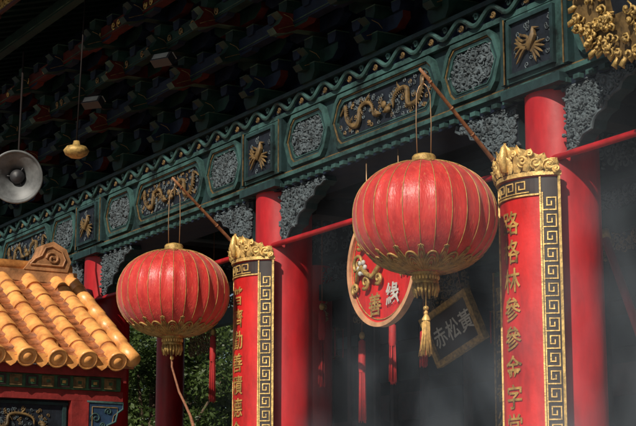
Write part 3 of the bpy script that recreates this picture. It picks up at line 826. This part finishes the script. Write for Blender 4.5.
def tree(x,y,h,R,seed):
    rnd=random.Random(seed);mb=MB();e=empty("broadleaf_tree",(x,y,0))
    mb.tube([(0,0,0),(.1,.05,h*.25),(0,.1,h*.5),(.1,0,h*.8)],[.28,.22,.16,.05],"bark",10)
    cl=[]
    for k in range(60):
        a=rnd.uniform(0,6.28);el=rnd.uniform(-.8,1.4);q=R*rnd.uniform(.45,1)
        c=Vector((q*cos(a)*cos(el),q*sin(a)*cos(el),h*.62+q*sin(el)*.9));cl.append((c,rnd.uniform(.4,.8)))
        if k<14: mb.tube([(0,0,h*.4),tuple(c*.5+Vector((0,0,h*.2))),tuple(c)],[.09,.05,.015],"bark",6)
    mb.obj("trunk",e);mb=MB();vs=[];fs=[]
    for c,cr in cl:
        for j in range(480):
            d=Vector((rnd.gauss(0,1),rnd.gauss(0,1),rnd.gauss(0,1))).normalized()*cr*rnd.uniform(.5,1.05)
            d.z*=.7;p=c+d;u=Vector((rnd.gauss(0,1),rnd.gauss(0,1),rnd.gauss(0,.6))).normalized();w=u.cross(Vector((rnd.gauss(0,1),rnd.gauss(0,1),rnd.gauss(0,1)))).normalized()
            s=rnd.uniform(.04,.08);o=len(vs)
            vs+= [p-u*s,p+w*s*.45,p+u*s,p-w*s*.45];fs.append((o,o+1,o+2,o+3))
    mb.add(vs,fs,"leaves");mb.obj("crown",e)
tree(-20.5,6.2,6,2.7,1);tree(-24.5,9.5,8,3.2,2);tree(-19.5,10.5,6,2.4,3);tree(-26,5.5,8,3.2,4)

# ============================================================ GROUND
g=bpy.data.materials.new("paving");g.use_nodes=True;nt=g.node_tree;b=nt.nodes["Principled BSDF"];tc=nt.nodes.new("ShaderNodeTexCoord")
br=nt.nodes.new("ShaderNodeTexBrick");br.inputs["Scale"].default_value=1.2;br.inputs["Color1"].default_value=(.15,.145,.135,1);br.inputs["Color2"].default_value=(.19,.18,.165,1);br.inputs["Mortar"].default_value=(.08,.075,.07,1);br.inputs["Mortar Size"].default_value=.008
nt.links.new(tc.outputs["Object"],br.inputs["Vector"]);nt.links.new(br.outputs[0],b.inputs["Base Color"]);b.inputs["Roughness"].default_value=.8
MATS["paving"]=g
mb=MB();mb.add([(-300,-300,0),(300,-300,0),(300,300,0),(-300,300,0)],[(0,1,2,3)],"paving");mb.obj("ground")

# ============================================================ INCENSE SMOKE
vm=bpy.data.materials.new("incense_smoke");vm.use_nodes=True;nt=vm.node_tree;N=nt.nodes;Lk=nt.links
N.remove(N["Principled BSDF"])
pv=N.new("ShaderNodeVolumeScatter");pv.inputs["Color"].default_value=(.74,.86,1,1);pv.inputs["Anisotropy"].default_value=.0
tc=N.new("ShaderNodeTexCoord");mpp=N.new("ShaderNodeMapping");mpp.inputs["Scale"].default_value=(1,1,.7);mpp.inputs["Rotation"].default_value=(.5,.35,0);Lk.new(tc.outputs["Object"],mpp.inputs["Vector"])
nz=N.new("ShaderNodeTexNoise");nz.inputs["Scale"].default_value=1.5;nz.inputs["Detail"].default_value=4;nz.inputs["Distortion"].default_value=1.6
Lk.new(mpp.outputs[0],nz.inputs["Vector"])
r1=N.new("ShaderNodeMapRange");r1.inputs[1].default_value=.46;r1.inputs[2].default_value=.68;r1.inputs[3].default_value=0;r1.inputs[4].default_value=.20;Lk.new(nz.outputs["Fac"],r1.inputs[0])
sx=N.new("ShaderNodeSeparateXYZ");Lk.new(tc.outputs["Object"],sx.inputs[0])
r2=N.new("ShaderNodeMapRange");r2.inputs[1].default_value=2.4;r2.inputs[2].default_value=4.4;r2.inputs[3].default_value=1;r2.inputs[4].default_value=0;Lk.new(sx.outputs[2],r2.inputs[0])
r4=N.new("ShaderNodeMapRange");r4.inputs[1].default_value=-1.2;r4.inputs[2].default_value=1.2;r4.inputs[3].default_value=0;r4.inputs[4].default_value=1;Lk.new(sx.outputs[0],r4.inputs[0])
mu=N.new("ShaderNodeMath");mu.operation='MULTIPLY';Lk.new(r1.outputs[0],mu.inputs[0]);Lk.new(r2.outputs[0],mu.inputs[1])
mu2=N.new("ShaderNodeMath");mu2.operation='MULTIPLY';Lk.new(mu.outputs[0],mu2.inputs[0]);Lk.new(r4.outputs[0],mu2.inputs[1])
Lk.new(mu2.outputs[0],pv.inputs["Density"]);Lk.new(pv.outputs[0],N["Material Output"].inputs["Volume"])
MATS["incense_smoke"]=vm
mb=MB();mb.box(-1.2,3.4,-2.6,.25,.7,4.4,"incense_smoke");mb.obj("incense_smoke")

# ============================================================ LIGHT, SKY, CAMERA
S=Vector((.52,-.84,.75)).normalized()
sl=bpy.data.lights.new("sun","SUN");sl.energy=5.0;sl.angle=math.radians(.5);sl.color=(1,.92,.80)
so=bpy.data.objects.new("sun",sl);COL.objects.link(so);so.rotation_euler=S.to_track_quat('Z','Y').to_euler();so.location=(5,-10,12)
w=bpy.data.worlds.new("World");scene.world=w;w.use_nodes=True;nt=w.node_tree
sk=nt.nodes.new("ShaderNodeTexSky");sk.sky_type='NISHITA';sk.sun_disc=False
sk.sun_elevation=math.asin(S.z);sk.sun_rotation=math.atan2(S.x,S.y)
nt.links.new(sk.outputs[0],nt.nodes["Background"].inputs[0]);nt.nodes["Background"].inputs[1].default_value=.05
cd=bpy.data.cameras.new("camera");cd.sensor_width=36;cd.lens=36*1665/636;cd.clip_end=2000;cd.clip_start=.1
cam=bpy.data.objects.new("camera",cd);COL.objects.link(cam)
V=Vector((-.8445,.4993,.1942)).normalized();Rr=V.cross(Vector((0,0,1))).normalized();U=Rr.cross(V)
M=Matrix((Rr,U,-V)).transposed().to_4x4();M.translation=Vector((9.46,-7.68,1.6));cam.matrix_world=M
scene.camera=cam
scene.view_settings.view_transform='Standard';scene.view_settings.look='None';scene.view_settings.exposure=0
